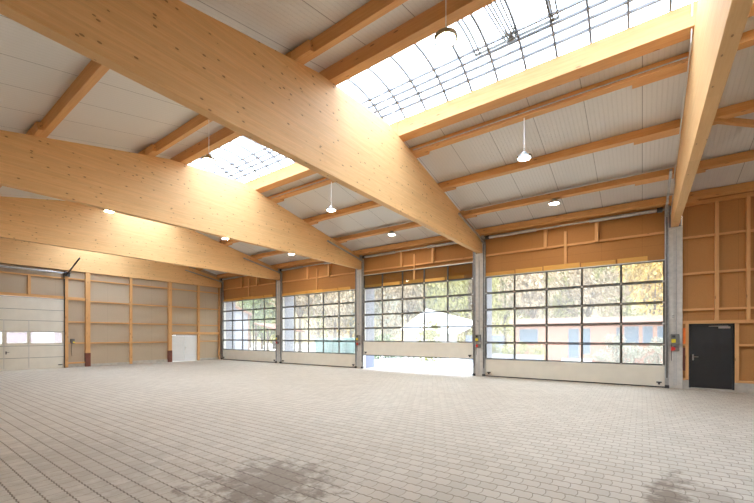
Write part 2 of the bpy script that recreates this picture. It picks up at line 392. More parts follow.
for k in range(5):
    o = box('outer_pier', 'plaster', COL[k]-.203, COL[k]+.203, 16.545, 17.35, 0, 6.40); tag(o, 'pale plastered pier outside the column line', 'pier', kind='structure')
wc = box('wall_front', 'board_brown', -27, COL[4]-.203, YF+.06, YF+.2, 0, 6.40, origin=(0, 0, 0)); tag(wc, 'brown boarded wall end in the corner', 'wall', kind='structure')
wf = MB(); wf.box(COL[0]+.203, 1.28, YF, YF+.12, 0, 6.40); wf.box(1.28, 2.40, YF, YF+.12, 2.2, 6.40); wf.box(2.40, XR, YF, YF+.12, 0, 6.40)
wf = tag(wf.build('wall_front', 'board_brown', origin=(0, 0, 0)), 'brown boarded wall with spruce framing around the black steel door', 'wall', kind='structure')
for z, h in ((6.24, .12), (5.11, .07), (3.89, .07), (2.68, .07)):
    box('rail', 'wood_x', COL[0]+.205, XR, YF-.12, YF, z-h/2, z+h/2, wf, .003)
box('rail', 'wood_x', COL[0]+.205, XR, YF-.13, YF, 2.205, 2.31, wf, .003)
for a, b, z0, z1 in ((1.19, 1.275, .33, 2.2), (2.405, 2.50, .30, 2.2), (1.93, 2.03, 2.31, 6.2), (2.67, 2.76, 2.31, 6.2), (3.7, 3.8, .3, 6.2), (5.1, 5.2, .3, 6.2), (6.5, 6.6, .3, 6.2)):
    box('post', 'wood_z', a, b, YF-.125, YF, z0, z1, wf, .003)
for a, b in ((COL[0]+.205, 1.19), (2.5, 3.7), (3.8, 5.1)):
    box('rail', 'wood_x', a, b, YF-.12, YF, .30, .37, wf, .003); box('rail', 'wood_x', a, b, YF-.12, YF, 1.47, 1.54, wf, .003)
box('plinth', 'plinth', COL[0]+.205, 1.275, YF-.13, YF, 0, .30, wf); box('plinth', 'plinth', 2.40, XR, YF-.13, YF, 0, .30, wf)
# columns
CLAB = ['grey concrete column beside the black steel door', 'grey concrete column between the raised gate and the gate before the brick house',
        'grey concrete column on the far side of the raised gate', 'grey concrete column between the two most distant gates', 'grey concrete column in the corner by the side wall']
for k in range(5):
    mb = MB(); a, b = COL[k]-.20, COL[k]+.20
    mb.box(a, b, D, D+.34, 0, ZB-.01); o = mb.build('concrete_column', 'concrete', bevel=.012)
    tag(o, CLAB[k], 'column', 'concrete columns between the gates', 'thing')
    if k < 4:
        box('cover_strip', 'galv', COL[k]-.035, COL[k]-.02, D-.006, D, .1, ZB-.1, o); box('cover_strip', 'galv', COL[k]+.02, COL[k]+.035, D-.006, D, .1, ZB-.1, o)
# glulam beams
BLAB = ['glulam beam ending on the column beside the black steel door', 'largest glulam beam, landing beside the raised gate, big lamp on its sunny side',
        'second glulam beam, landing on the far side of the raised gate', 'third glulam beam, landing between the two most distant gates', 'glulam beam lying along the beige side wall']
for k in range(5):
    mb = MB(); poly = [(YB+.02, ZB), (16.5, ZB)] + [(y, z) for y, z in reversed(PROF[:-1])]
    poly[1:2] = [(16.5, ZB), (16.5, ztop(16.5))]; poly[-1] = (YB+.02, ztop(YB+.02))
    mb.prism(poly, 'x', COL[k]-BW/2, COL[k]+BW/2)
    o = mb.build('glulam_beam', 'glulam_y', bevel=.008); tag(o, BLAB[k], 'beam', 'glulam roof beams', 'thing')
# purlins
BAY = ['over the gate before the brick house', 'over the raised gate', 'over the second most distant gate', 'over the corner gate']
PUR = [(15.95, 'against the front wall'), (14.28, 'second up from the front wall'), (12.22, 'third up from the front wall'), (10.18, 'next below the skylight'),
       (5.42, 'just before the skylight'), (2.74, 'next but one before the skylight'), (.4, 'over the viewer')]
def purlin(xa, xb, y, label, wdt=.16, ca=None, cb=None):
    sl = (ztop(y+.05)-ztop(y-.05))/.1; n = Vector((0, -sl, 1)).normalized(); t = Vector((0, 1, sl)).normalized()
    c = Vector((0, y, ztop(y)+.004)); pts = [c-t*wdt/2, c+t*wdt/2, c+t*wdt/2+n*(PH-.012), c-t*wdt/2+n*(PH-.012)]
    o = MB().prism([(p.y, p.z) for p in pts], 'x', xa, xb).build('roof_purlin', 'wood_x', bevel=.005)
    dn = t*(1 if sl < 0 else -1)            # cleats on the lower side, over the beams
    for iv, wc in ((ca, .11), (cb, .12)):
        if iv:
            q0 = c+dn*(wdt/2+.002); q1 = q0+dn*wc; q = [q0, q1, q1+n*.19, q0+n*.19]
            MB().prism([(p.y, p.z) for p in q], 'x', *iv).build('purlin_cleat', 'wood_x', o, bevel=.005)
    return tag(o, label, 'purlin', 'spruce roof purlins', 'thing')
for k in range(4):
    for y, pos in PUR:
        if y < 1: continue
        xa, xb = COL[k+1]+.002, COL[k]-.002
        purlin(max(xa, -26.75), xb, y, f'spruce roof purlin {pos}, {BAY[k]}', .16, (xa, xa+.55), (xb-1.1, xb) if sum(divmod(int(y*7)+k, 3)) % 2 or k == 0 else (xb-.5, xb))
for y, pos in PUR[:5]:
    purlin(COL[0]+.002, XR, y, f'spruce roof purlin {pos}, above the black steel door', .16, (COL[0]+.002, COL[0]+.6))
# deep trimmer beams carrying the skylight
for k in range(-1, 4):
    xa, xb = (COL[k+1]+.002, COL[k]-.002) if k >= 0 else (COL[0]+.002, XR)
    bay = BAY[k] if k >= 0 else 'above the black steel door'
    o = MB().prism([(9.37, 7.80), (9.65, 7.74), (9.65, 8.10), (9.45, 8.26), (9.37, 8.26)], 'x', xa, xb).build('skylight_trimmer', 'wood_x', bevel=.005)
    tag(o, f'deep skylight trimmer on the gate side, {bay}', 'trimmer', 'timber skylight trimmers', 'thing')
    if k != 9:
        o = MB().prism([(6.27, 7.70), (6.53, 7.715), (6.53, 8.26), (6.45, 8.26), (6.27, 8.05)], 'x', xa, xb).build('skylight_trimmer', 'wood_x', bevel=.005)
        tag(o, f'deep skylight trimmer on the viewer side, {bay}', 'trimmer', 'timber skylight trimmers', 'thing')
# timber brace beside the right-hand beam
o = MB().bar((COL[0]+.1, 11.9, ztop(11.9)+.0), (4.2, 14.1, ztop(14.1)+.02), .10, .14).build('roof_brace', 'wood_x', bevel=.004)
tag(o, 'slanting timber brace under the roof beside the beam by the black steel door', 'brace', kind='thing')

# ------------------------------------------------------------------ barrel skylights
def vz(y):                                   # vault of the skylight
    yc, hw, rise = 7.95, 1.47, .46
    R_ = (hw*hw+rise*rise)/(2*rise); return 8.27+math.sqrt(max(R_*R_-(y-yc)**2, 0))-(R_-rise)
VY = [6.48+i*(9.42-6.48)/16 for i in range(17)]
def skylight(k):
    xa, xb = (COL[k+1], COL[k]) if k >= 0 else (COL[0], XR)
    bay = BAY[k] if k >= 0 else 'above the black steel door'
    r = thing('barrel_skylight', f'vaulted opal skylight with grey ribs {bay}', 'skylight', ((xa+xb)/2, 7.95, 8.26), 'barrel skylights along the ridge')
    flap = (-3.30, -1.44, 6.9, 8.70) if k == 0 else None
    mb = MB()
    def sheet(x0, x1, ys):
        for y0, y1 in zip(ys, ys[1:]):
            z0, z1 = vz(y0)+.035, vz(y1)+.035
            mb.prism([(y0, z0), (y1, z1), (y1, z1+.012), (y0, z0+.012)], 'x', x0, x1)
    if flap:
        sheet(xa, flap[0], VY); sheet(flap[1], xb, VY)
        ya = [y for y in VY if y <= 6.9]; yb = [y for y in VY if y >= 8.7]
        sheet(flap[0], flap[1], ya+[6.9]); sheet(flap[0], flap[1], [8.7]+yb)
    else: sheet(xa, xb, VY)
    mb.build('glazing_sheet', 'poly', r)
    x = -.22 - .01
    xs = [x+.687*i for i in range(-60, 20)]
    for x in xs:
        if xa+.05 < x < xb-.05:
            mb = MB()
            for y0, y1 in zip(VY, VY[1:]):
                if flap and flap[0] < x < flap[1] and 6.9 < (y0+y1)/2 < 8.5 and False: continue
                mb.prism([(y0, vz(y0)-.035), (y1, vz(y1)-.035), (y1, vz(y1)+.035), (y0, vz(y0)+.035)], 'x', x-.022, x+.022)
            mb.build('arch_rib', 'rib_grey', r)
    for y in (8.555, 8.76, 8.955, 9.15, 7.15, 6.93, 6.73):
        mb = MB(); mb.box(xa+.02, xb-.02, y-.022, y+.022, vz(y)-.042, vz(y)+.012); mb.build('glazing_bar', 'rib_grey', r)
    if flap:
        x0, x1, y0, y1 = flap
        mb = MB()
        mb.box(x0, x1, y1-.03, y1, vz(y1)-.03, vz(y1)+.03); mb.box(x0, x1, y1-.15, y1-.12, vz(y1)-.0, vz(y1)+.06); mb.box(x0, x1, y0, y0+.04, vz(y0)-.03, vz(y0)+.03)
        for x in (x0, x0+.10, x1-.13, x1-.03):
            for a, b in zip(VY, VY[1:]):
                a, b = max(a, y0), min(b, y1)
                if a < b: mb.prism([(a, vz(a)-.03), (b, vz(b)-.03), (b, vz(b)+.03), (a, vz(a)+.03)], 'x', x, x+.03)
        mb.build('vent_frame', 'box_grey', r)
        # lifted flap, hinged on the viewer side
        hz = vz(y0)+.06; e = Vector((0, y0, hz)); d = Vector((0, math.cos(math.radians(38)), math.sin(math.radians(38)))); L = y1-y0
        f = e+d*L
        mb = MB(); 
        for (a, b) in (((x0, *e.yz), (x1, *e.yz)), ((x0, *f.yz), (x1, *f.yz)), ((x0, *e.yz), (x0, *f.yz)), ((x1, *e.yz), (x1, *f.yz))): mb.bar(a, b, .045, .06, (0, -.6, .8))
        fr = mb.build('vent_flap', 'box_grey', r)
        MB().prism([(e.y, e.z), (f.y, f.z), (f.y-.006, f.z+.01), (e.y-.006, e.z+.01)], 'x', x0+.02, x1-.02).build('flap_pane', 'poly', fr)
        xm = -2.42
        for dx, ye in ((-.17, 7.35), (-.09, 7.0), (-.03, 7.0), (.05, 7.0), (.12, 7.2)):
            MB().bar((xm+dx*.8, y1-.10, vz(y1)-.03), (xm+dx*1.15-.06, ye, vz(ye)-.02), .024, .04).build('scissor_arm', 'box_grey', r)
        MB().box(xm-.06, xm+.06, y1-.14, y1-.06, vz(y1)-.10, vz(y1)-.03).build('vent_motor', 'box_grey', r, bevel=.01)
        MB().bar((xm-.1, y1-.07, vz(y1)-.09), (xm+.16, y1-.30, vz(y1)+.05), .03, .03).build('scissor_arm', 'box_grey', r)
        MB().bar((xm+.1, y1-.07, vz(y1)-.09), (xm-.12, y1-.30, vz(y1)+.05), .03, .03).build('scissor_arm', 'box_grey', r)
    return r
for k in range(-1, 4): skylight(k)

# ------------------------------------------------------------------ sectional gates
GX0, GX1 = -5.69, .64                        # clear width of the gate before the brick house
GLABEL = ['closed glazed sectional gate before the salmon brick house, beside the black steel door',
          'glazed sectional gate raised a little, bright gap to the yard beneath it',
          'closed glazed sectional gate with turquoise containers in the yard behind',
          'closed glazed sectional gate in the corner, white house behind its glass']
def make_gate():
    xm = (GX0+GX1)/2; r = thing('sectional_gate', GLABEL[0], 'gate', (xm, D, 0), 'glazed sectional gates in the front wall')
    y0, y1 = D+.02, D+.065; SH = .733; z = .03
    bp_ = MB().box(GX0, GX1, y0, y1, z, z+SH-.005).build('bottom_panel', 'cream', r, bevel=.004)
    MB().box(GX0, GX1, y0-.005, y1, z-.028, z+.012).build('floor_seal', 'seal', bp_)
    MB().box(GX0, GX1, y0-.012, y0, z+SH-.10, z+SH-.05).build('stiffener', 'cream', bp_)
    for x in (GX0+.16, GX1-.16):
        mb = MB(); mb.box(x-.075, x+.075, y0-.05, y0, z+.13, z+.175); mb.box(x-.03, x+.03, y0-.04, y0, z+.07, z+.135); mb.build('corner_bracket', 'dark_steel', bp_, bevel=.006)
    for i in range(5):
        z0 = z+SH*(i+1); z1 = z0+SH-.006
        mb = MB(); t = .052
        mb.box(GX0, GX1, y0, y1, z0, z0+t); mb.box(GX0, GX1, y0, y1, z1-t*.6, z1)
        n = 5; W = GX1-GX0
        for j in range(n+1):
            x = GX0+W*j/n; h = .036 if 0 < j < n else .05
            a, b = max(GX0, x-h), min(GX1, x+h)
            mb.box(a, b, y0, y1, z0+t, z1-t*.6)
        s_ = mb.build('glazed_section', 'alu', r)
        if i == 4: box('top_profile', 'alu_light', GX0, GX1, y0-.03, y1, z1, z1+.035, s_)
        mb = MB()
        for j in range(n):
            a = GX0+W*j/n+(.05 if j == 0 else .036); b = GX0+W*(j+1)/n-(.05 if j == n-1 else .036)
            mb.box(a, b, y0+.018, y0+.028, z0+t, z1-t*.6)
        mb.build('glazing', 'glass', s_)
        for j in range(n+1):
            x = min(max(GX0+W*j/n, GX0+.04), GX1-.04); box('hinge', 'alu_light', x-.03, x+.03, y0-.012, y0, z0-.03, z0+.03, s_)
    for sx, x in ((-1, GX0-.055), (1, GX1+.055)):
        mb = MB(); mb.box(x-.058, x+.058, D-.02, D+.07, 0, 6.02); g = mb.build('guide_rail', 'galv', r)
        mb = MB(); xx = x-sx*.0; mb.tube((xx, D-.05, .35), (xx, D-.05, 5.9), .014); mb.build('lift_cable', 'dark_steel', g)
        mb = MB(); p0 = Vector((x-sx*.03, D-.03, 5.98)); p1 = Vector((x-sx*.03, 13.35, 6.50)); mb.bar(p0, p1, .06, .07); mb.build('sloping_track', 'galv', r)
        mb = MB(); mb.box(x-.06, x+.06, D-.2, D-.02, 5.98, 6.26); mb.build('shaft_bearing', 'galv', r, bevel=.006)
        mb = MB(); mb.tube((x-sx*.12, D-.13, 6.15), (x-sx*.28, D-.13, 6.15), .085, 16); mb.build('cable_drum', 'dark_steel', r)
        mb = MB(); mb.box(x-.06, x+.06, D-.08, D, .0, .10); mb.build('rail_foot', 'dark_steel', g)
    MB().tube((GX0-.05, D-.13, 6.15), (GX1+.05, D-.13, 6.15), .035, 10).build('spring_shaft', 'galv', r)
    MB().tube((GX0+.22, D-.13, 6.15), (xm-1.0, D-.13, 6.15), .068, 14).build('torsion_spring', 'galv', r)
    MB().tube((xm+.9, D-.13, 6.15), (GX1-.25, D-.13, 6.15), .068, 14).build('torsion_spring', 'galv', r)
    return r
gate = make_gate()
g3 = None
for k in (1, 2, 3):
    g = copy_tree(gate); g.location.x -= S*k; g['label'] = GLABEL[k]
    if k == 1:
        for ch in g.children:
            if ch.name.startswith(('bottom_panel', 'glazed_section')): ch.location.z += .73

# left side gate with windows and a wicket door
lg = thing('sectional_gate', 'cream windowed sectional gate with a wicket door in the beige side wall', 'gate', (XL, (GL0+GL1)/2, 0))
ZS = [.004, .64, 1.28, 2.06, 2.64, 3.24, 3.88]
xg0, xg1 = XL-.03, XL+.02
wins = [(1.8, 2.95), (3.1, 4.13), (4.30, 5.09), (5.22, 6.54)]
for i, (z0, z1) in enumerate(zip(ZS, ZS[1:])):
    mb = MB(); z1 -= .02
    if i != 2: mb.box(xg0, xg1, GL0, GL1, z0, z1)
    else:
        mb.box(xg0, xg1, GL0, GL1, z0, 1.42); mb.box(xg0, xg1, GL0, GL1, 2.0, z1); y = GL0
        for a, b in wins: mb.box(xg0, xg1, y, a, 1.42, 2.0); y = b
        mb.box(xg0, xg1, y, GL1, 1.42, 2.0)
    s_ = mb.build('gate_section', 'cream', lg)
    box('joint_seal', 'box_grey', xg0+.005, xg1-.006, GL0, GL1, z1, z1+.02, s_)
    if i == 2:
        mb = MB()
        for a, b in wins: mb.box(xg0+.02, xg0+.03, a, b, 1.42, 2.0)
        mb.build('glazing', 'glass', s_)
    if i == 0:
        box('corner_bracket', 'dark_steel', xg1, xg1+.03, 6.38, 6.56, .16, .21, s_)
    if i in (0, 1, 3, 4):
        for y in (4.20, 5.15): box('hinge', 'alu_light', xg1, xg1+.012, y-.03, y+.03, z1-.03, z1+.04, s_)
wk = MB()
for y in (4.20, 5.155): wk.box(xg1, xg1+.008, y-.012, y+.012, .1, 2.6)
wk.build('wicket_frame', 'alu_light', lg)
mb = MB(); mb.box(xg1, xg1+.02, 4.26, 4.30, .85, 1.0); mb.bar((xg1+.03, 4.28, .95), (xg1+.03, 4.40, .95), .02, .02); mb.build('lever_handle', 'dark_steel', lg)
box('guide_rail', 'dark_steel', XL+.02, XL+.1, GL1-.03, GL1+.03, 0, 5.35, lg)
MB().tube((XL+.2, 1.7, 5.36), (XL+.2, 6.75, 5.36), .03).build('spring_shaft', 'galv', lg)
MB().tube((XL+.2, 2.6, 5.36), (XL+.2, 6.1, 5.36), .06, 14).build('torsion_spring', 'galv', lg)
box('shaft_bearing', 'dark_steel', XL+.08, XL+.3, 6.6, 6.84, 5.18, 5.45, lg, .01)
MB().bar((XL+.15, 6.70, 5.25), (XL+2.4, 6.70, 5.95), .05, .06).build('sloping_track', 'dark_steel', lg)

# ------------------------------------------------------------------ doors and wall fittings
d1 = thing('door_1', 'black steel personnel door with a silver closer in the brown wall', 'door', (1.83, D+.05, 0), kind='structure')
box('door_leaf', 'door_black', 1.33, 2.35, YF-.07, YF-.01, .07, 2.14, d1, .004)
mb = MB(); mb.box(1.28, 1.335, YF-.10, YF, .05, 2.2); mb.box(2.345, 2.40, YF-.10, YF, .05, 2.2); mb.box(1.28, 2.40, YF-.10, YF, 2.14, 2.2); mb.build('door_frame', 'door_black', d1, bevel=.004)
mb = MB(); mb.box(1.37, 1.41, YF-.085, YF-.07, .98, 1.18); mb.tube((1.39, YF-.07, 1.1), (1.39, YF-.13, 1.1), .011); mb.tube((1.39, YF-.125, 1.1), (1.52, YF-.125, 1.1), .011); mb.build('lever_handle', 'steel', d1)
mb = MB(); mb.box(2.02, 2.30, YF-.12, YF-.07, 2.04, 2.10); mb.bar((1.78, YF-.10, 2.115), (2.25, YF-.10, 2.115), .02, .018); mb.build('door_closer', 'steel', d1)
box('threshold', 'plinth', 1.28, 2.40, YF-.1, YF+.1, 0, .065, d1)
d2 = thing('door_2', 'plain white double door in the beige side wall', 'door', (XL, 13.43, 0), kind='structure')
for a, b in ((12.52, 13.425), (13.435, 14.34)):
    o = box('door_leaf', 'white_paint', XL-.02, XL+.03, a, b, .015, 1.845, d2, .004)
mb = MB(); mb.box(XL+.03, XL+.045, 13.46, 13.485, .85, 1.05); mb.bar((XL+.06, 13.47, .97), (XL+.06, 13.57, .97), .016, .016); mb.build('lever_handle', 'alu_light', d2)

oz = box('fire_cabinet', 'orange', 1.125, 1.19, YF-.17, YF-.005, 1.53, 2.06, None, .006)
tag(oz, 'narrow orange cabinet between the column and the black steel door', 'cabinet', kind='thing')
ob = box('extinguisher_cabinet', 'red', 1.125, 1.185, YF-.12, YF-.005, .62, 1.40, None, .008)
tag(ob, 'narrow dark red cabinet below the orange one', 'cabinet', kind='thing')

SIDE = ['on the column beside the black door', 'on the column between raised gate and brick house gate', 'on the far column of the raised gate', 'on the column between the two farther gates']
for k in range(4):
    x = COL[k]-.03 if k else COL[k]-.02; y = D-.008
    r = thing('gate_control_box', f'gate control box with yellow label {SIDE[k]}', 'control box', (x, y, 1.50), 'gate control boxes on the columns')
    box('housing', 'box_grey', x-.10, x+.13, y-.13, y, 1.52, 1.86, r, .015)
    mb = MB(); mb.box(x-.085, x+.03, y-.138, y-.13, 1.57, 1.69); mb.build('button_panel', 'yellow', r)
    box('display', 'black', x-.07, x+.02, y-.137, y-.13, 1.74, 1.82, r)
    mb = MB(); mb.path([(x-.07, y-.03, 1.52), (x-.085, y-.04, 1.2), (x-.08, y-.03, .95)], .009); mb.build('cable', 'black', r)
    mb = MB(); mb.path([(x+.05, y-.02, 1.86), (x+.05, y-.02, 2.6), (x+.05, y-.02, 5.2)], .010); mb.build('conduit', 'galv', r)
    r = thing('emergency_switch', f'red and grey emergency switch {SIDE[k]}', 'switch', (x, y, 1.3), 'emergency switches on the columns')
    box('housing', 'box_grey', x-.02, x+.13, y-.09, y, 1.28, 1.44, r, .01)
    MB().tube((x-.03, y-.05, 1.36), (x-.03, y-.12, 1.36), .055, 16).build('red_button', 'red_bright', r)
    box('button_plate', 'red_bright', x-.09, x-.02, y-.06, y, 1.29, 1.43, r, .008)
    r = thing('socket_outlet', f'small grey socket outlet {SIDE[k]}', 'socket', (x, y, 2.4), 'sockets on the columns')
    box('housing', 'box_grey', x-.06, x+.0, y-.05, y, 2.42, 2.50, r, .01); box('cover', 'alu_light', x-.055, x-.005, y-.06, y-.05, 2.43, 2.485, r)
r = thing('gate_control_box', 'small control box with a yellow face on the beige side wall by the windowed gate', 'control box', (XL+.1, 7.0, 1.3))
box('housing', 'box_grey', XL, XL+.14, 6.92, 7.10, 1.36, 1.64, r, .012); box('button_panel', 'yellow', XL+.14, XL+.15, 7.01, 7.09, 1.40, 1.48, r)
MB().path([(XL+.05, 6.98, 1.36), (XL+.06, 6.96, 1.0), (XL+.05, 6.98, .65)], .01).build('cable', 'black', r)

# conduits under the roof
def rod(y, xa, xb, dz, r_, lab, mat='galv'):
    mb = MB(); z = ztop(y)+dz; mb.tube((xa, y, z), (xb, y, z), r_, 8); o = mb.build('cable_conduit', mat); return tag(o, lab, 'conduit', 'conduits clipped to the purlins', 'thing')
for k in range(4):
    rod(14.28-.145, COL[k+1]+.15, COL[k]-.15, .17, .022, f'thin steel conduit on the second purlin up, {BAY[k]}', 'alu_light')
for k in (0, 1):
    rod(10.18-.125, COL[k+1]+.15, COL[k]-.15, .06, .016, f'thin cable conduit on the purlin below the skylight, {BAY[k]}')
mb = MB(); xq = COL[0]-BW/2-.03; mb.path([(xq, 14.1, ztop(14.1)+.2), (xq, 14.1, ztop(14.1)-.35), (xq, 15.9, ztop(15.9)-.4)], .014)
mb.tube((xq, 9.33, 8.2), (xq, 9.5, 7.55), .016); mb.tube((xq, 9.5, 7.55), (xq, 14.1, ztop(14.1)-.1), .014)
tag(mb.build('cable_conduit', 'alu_light'), 'steel conduit running down the beam beside the black steel door', 'conduit', kind='thing')

# ------------------------------------------------------------------ lamps
m = bpy.data.materials.new('lamp diffuser'); m.use_nodes = True; M['lamp'] = m
p = m.node_tree.nodes['Principled BSDF']; p.inputs['Base Color'].default_value = (.9, .9, .88, 1)
p.inputs['Emission Color'].default_value = (1, .90, .74, 1); p.inputs['Emission Strength'].default_value = 310
LPOS = [(5.33, 5.42, 'in front of the skylight'), (10.33, 10.18, 'on a long rod'), (14.65, 14.28, 'on a short stem')]
LBAY = ['in the brick house gate bay', 'in the raised gate bay', 'in the bay left of the raised gate']
for k in range(3):
    x = (COL[k]+COL[k+1])/2
    for y, py, pos in LPOS:
        zl = 6.5; off = 0; yl = py-.03 if y < 8 else py
        y = yl; r = thing('pendant_lamp', f'round pendant lamp {pos}, {LBAY[k]}', 'lamp', (x, y, zl), 'round pendant lamps')
        zt = ztop(y)+.02
        MB().lathe((x, y, zl), [(.145, .0), (.155, -.02), (.183, -.02), (.186, .035), (.15, .055), (.09, .065), (.075, .13), (.045, .15), (.02, .16)]).build('lamp_housing', 'lamp_rim' if y < 8 else 'galv', r, smooth=False)
        MB().lathe((x, y, zl), [(.143, -.012), (.146, .004)]).build('diffuser', 'lamp', r)
        mb = MB(); mb.tube((x, y, zl+.15), (x, y, ztop(py+off)+.02 if abs(y-py) < .3 else zt+PH), .013 if y > 8 else .009, 8); mb.build('stem', 'white_steel' if y < 14 else 'dark_steel', r)

# ------------------------------------------------------------------ outdoors
gr = MB().box(-90, 60, 16.5, 110, -.2, -.03).build('ground', 'yard'); tag(gr, 'pale concrete yard outside the gates', 'ground', kind='structure')
gr2 = MB().box(-90, -26.9, -20, 16.5, -.2, -.03).build('ground', 'yard'); tag(gr2, 'pale yard outside the side wall', 'ground', kind='structure')
mb = MB(); hx = [-120+i*8 for i in range(26)]
prev = None
hv = []
for i, x in enumerate(hx):
    hv.append([mb.bm.verts.new((x, y, z*(1+.12*math.sin(i*1.7)))) for y, z in ((60, -.3), (66, 5), (76, 13), (98, 24))])
for a, b in zip(hv, hv[1:]):
    for j in range(3): mb.bm.faces.new([a[j], b[j], b[j+1], a[j+1]])
tag(mb.build('hill', 'hillside', smooth=True), 'wooded hillside rising behind the yard', 'hill', kind='structure')

def at(px, t):                                # ground point seen at image column px, t metres deep
    u = (px-377)/FPX; s_, c_ = math.sin(YAW), math.cos(YAW)
    return (-s_+u*c_)*t, (c_+u*s_)*t
def crown_mesh(seed, n, rx, rz, leaf):
    rnd = random.Random(seed); mb = MB(); bm = mb.bm
    lobes = [(Vector((rnd.uniform(-.55, .55)*rx, rnd.uniform(-.55, .55)*rx, rnd.uniform(-.6, .75)*rz)), rnd.uniform(.38, .62)) for _ in range(11)]
    for i in range(n):
        c, r = lobes[i % len(lobes)]
        d = Vector((rnd.gauss(0, 1), rnd.gauss(0, 1), rnd.gauss(0, 1))).normalized()*(rnd.uniform(.55, 1)**.5)
        q = c+Vector((d.x*rx*r, d.y*rx*r, d.z*rz*r))
        a = Vector((rnd.gauss(0, 1), rnd.gauss(0, 1), rnd.gauss(0, 1))).normalized(); b = a.orthogonal().normalized(); b2 = a.cross(b)
        s_ = leaf*rnd.uniform(.6, 1.3)
        bm.faces.new([bm.verts.new(q+b*s_), bm.verts.new(q+b2*s_*.6), bm.verts.new(q-b*s_), bm.verts.new(q-b2*s_*.6)])
    me = bpy.data.meshes.new('foliage'); bm.to_mesh(me); bm.free(); return me
CM = {}
def tree(x, y, h, rx, kind, label, seed, group='trees beyond the yard', name='tree'):
    r = thing(name, label, 'tree' if name == 'tree' else 'shrub', (x, y, -.03), group)
    mb = MB(); mb.tube((x, y, -.03), (x, y, h*.45), .16*h/9, 8, .1*h/9)
    for i in range(4):
        a = i*1.57+seed; mb.tube((x, y, h*.32), (x+rx*.5*math.cos(a), y+rx*.5*math.sin(a), h*.62), .07*h/9, 6, .03)
    mb.build('trunk', 'bark', r)
    rz = h*.46; key = (kind, seed % 3)
    if key not in CM:
        CM[key] = crown_mesh(seed, 4200, 1, 1, .05); CM[key].materials.append(LEAF[kind])
    o = bpy.data.objects.new('foliage', CM[key]); C.objects.link(o); o.parent = r; o.location = (0, 0, h-rz+.03); o.scale = (rx, rx, rz*.95)
    o.rotation_euler = (0, 0, seed)
    return r
TR = [  # image column, depth, height, crown radius, kind, label
 (655, 36, 11, 4.0, 'golden', 'golden tree beyond the brick house, seen beside the black door'), (618, 38, 11, 4.2, 'yellow-green', 'broad yellow-green tree right above the brick house roof'),
 (588, 42, 12, 4.5, 'tan', 'tan tree behind the brick house, above its blue entrance'), (560, 37, 11, 3.8, 'yellow-green', 'yellow-green tree behind the brick house, by its curtained window'),
 (533, 40, 11, 4.2, 'tan', 'tan tree rising over the end of the brick house'), (505, 36, 10, 3.6, 'yellow-green', 'yellow-green tree above the blue wall, beside the brick house'),
 (680, 44, 13, 5, 'yellow-green', 'tall yellow-green tree behind the golden one'),
 (466, 42, 11, 4.0, 'tan', 'tan tree at the edge of the raised gate, beside the concrete column'), (450, 46, 12, 3.6, 'yellow-green', 'yellow-green tree over the white roof, in the raised gate'),
 (428, 44, 12, 4.2, 'green', 'green tree behind the white greenhouse roof'), (408, 47, 12, 4, 'tan', 'tan tree behind the white greenhouse, towards its far end'),
 (388, 38, 11, 4.0, 'tan', 'tan tree in the second pane column of the raised gate'), (372, 44, 12, 4.2, 'pale', 'pale tree at the pier edge of the raised gate'),
 (351, 44, 11, 4, 'golden', 'golden tree behind the turquoise containers'), (335, 40, 11, 4.0, 'tan', 'tan tree in the middle of the turquoise container gate'),
 (318, 44, 12, 4.2, 'yellow-green', 'yellow-green tree left of the tan one, second most distant gate'), (300, 41, 11, 4, 'tan', 'tan tree at the pier edge of the second most distant gate'),
 (274, 48, 12, 4.5, 'yellow-green', 'yellow-green tree above the carport'), (262, 53, 12, 4, 'green', 'green tree between the white house and the carport'), (250, 52, 12, 4.4, 'tan', 'tan tree behind the white house')]
for i, (px, t, h_, rx, kind, lab) in enumerate(TR):
    x, y = at(px, t+(6 if i % 2 else -1)); tree(x, y, h_+(1.5 if i % 2 else 0), rx*.78, kind, lab, i)

# salmon brick house behind the widest gate
BY = 30.0
bh = thing('brick_house', 'low flat-roofed salmon brick house across the yard', 'house', (-1.2, BY, 0))
def bxp(px):                                   # x on the house front
    u = (px-377)/FPX; s_, c_ = math.sin(YAW), math.cos(YAW); return BY*(-s_+u*c_)/(c_+u*s_)
x0h, x1h = bxp(514), 6.5
openings = [(bxp(519), bxp(538), 1.25, 2.35, 'window'), (bxp(568), bxp(579), .2, 2.35, 'house_door'), (bxp(581), bxp(590.5), .5, 2.35, 'window'), (bxp(616), bxp(620), 1.2, 2.4, 'window'),
            (bxp(624), bxp(639), 1.25, 2.45, 'window'), (bxp(642.5), bxp(653), 1.25, 2.45, 'window'), (bxp(657), bxp(667), 1.25, 2.45, 'window')]
mb = MB(); x = x0h
for a, b, z0, z1, _ in openings:
    mb.box(x, a, BY, BY+.3, -.03, 2.75); mb.box(a, b, BY, BY+.3, -.03, z0); mb.box(a, b, BY, BY+.3, z1, 2.75); x = b
mb.box(x, x1h, BY, BY+.3, -.03, 2.75); mb.box(x0h, x1h, BY+8, BY+8.3, -.03, 2.75); mb.box(x0h, x0h+.3, BY+.3, BY+8, -.03, 2.75); mb.box(x1h-.3, x1h, BY+.3, BY+8, -.03, 2.75)
mb.build('house_wall', 'brick', bh)
box('flat_roof', 'fascia', x0h-.3, x1h+.3, BY-.35, BY+8.5, 2.75, 3.12, bh)
for a, b, z0, z1, nm in openings:
    mb = MB(); t = .06
    mb.box(a, b, BY+.08, BY+.16, z0, z0+t); mb.box(a, b, BY+.08, BY+.16, z1-t, z1); mb.box(a, a+t, BY+.08, BY+.16, z0, z1); mb.box(b-t, b, BY+.08, BY+.16, z0, z1)
    f_ = mb.build(nm, 'bluewall', bh)
    box('pane' if nm == 'window' else 'door_leaf', 'pane_dark', a+t, b-t, BY+.10, BY+.13, z0+t, z1-t, f_)
mb = MB()
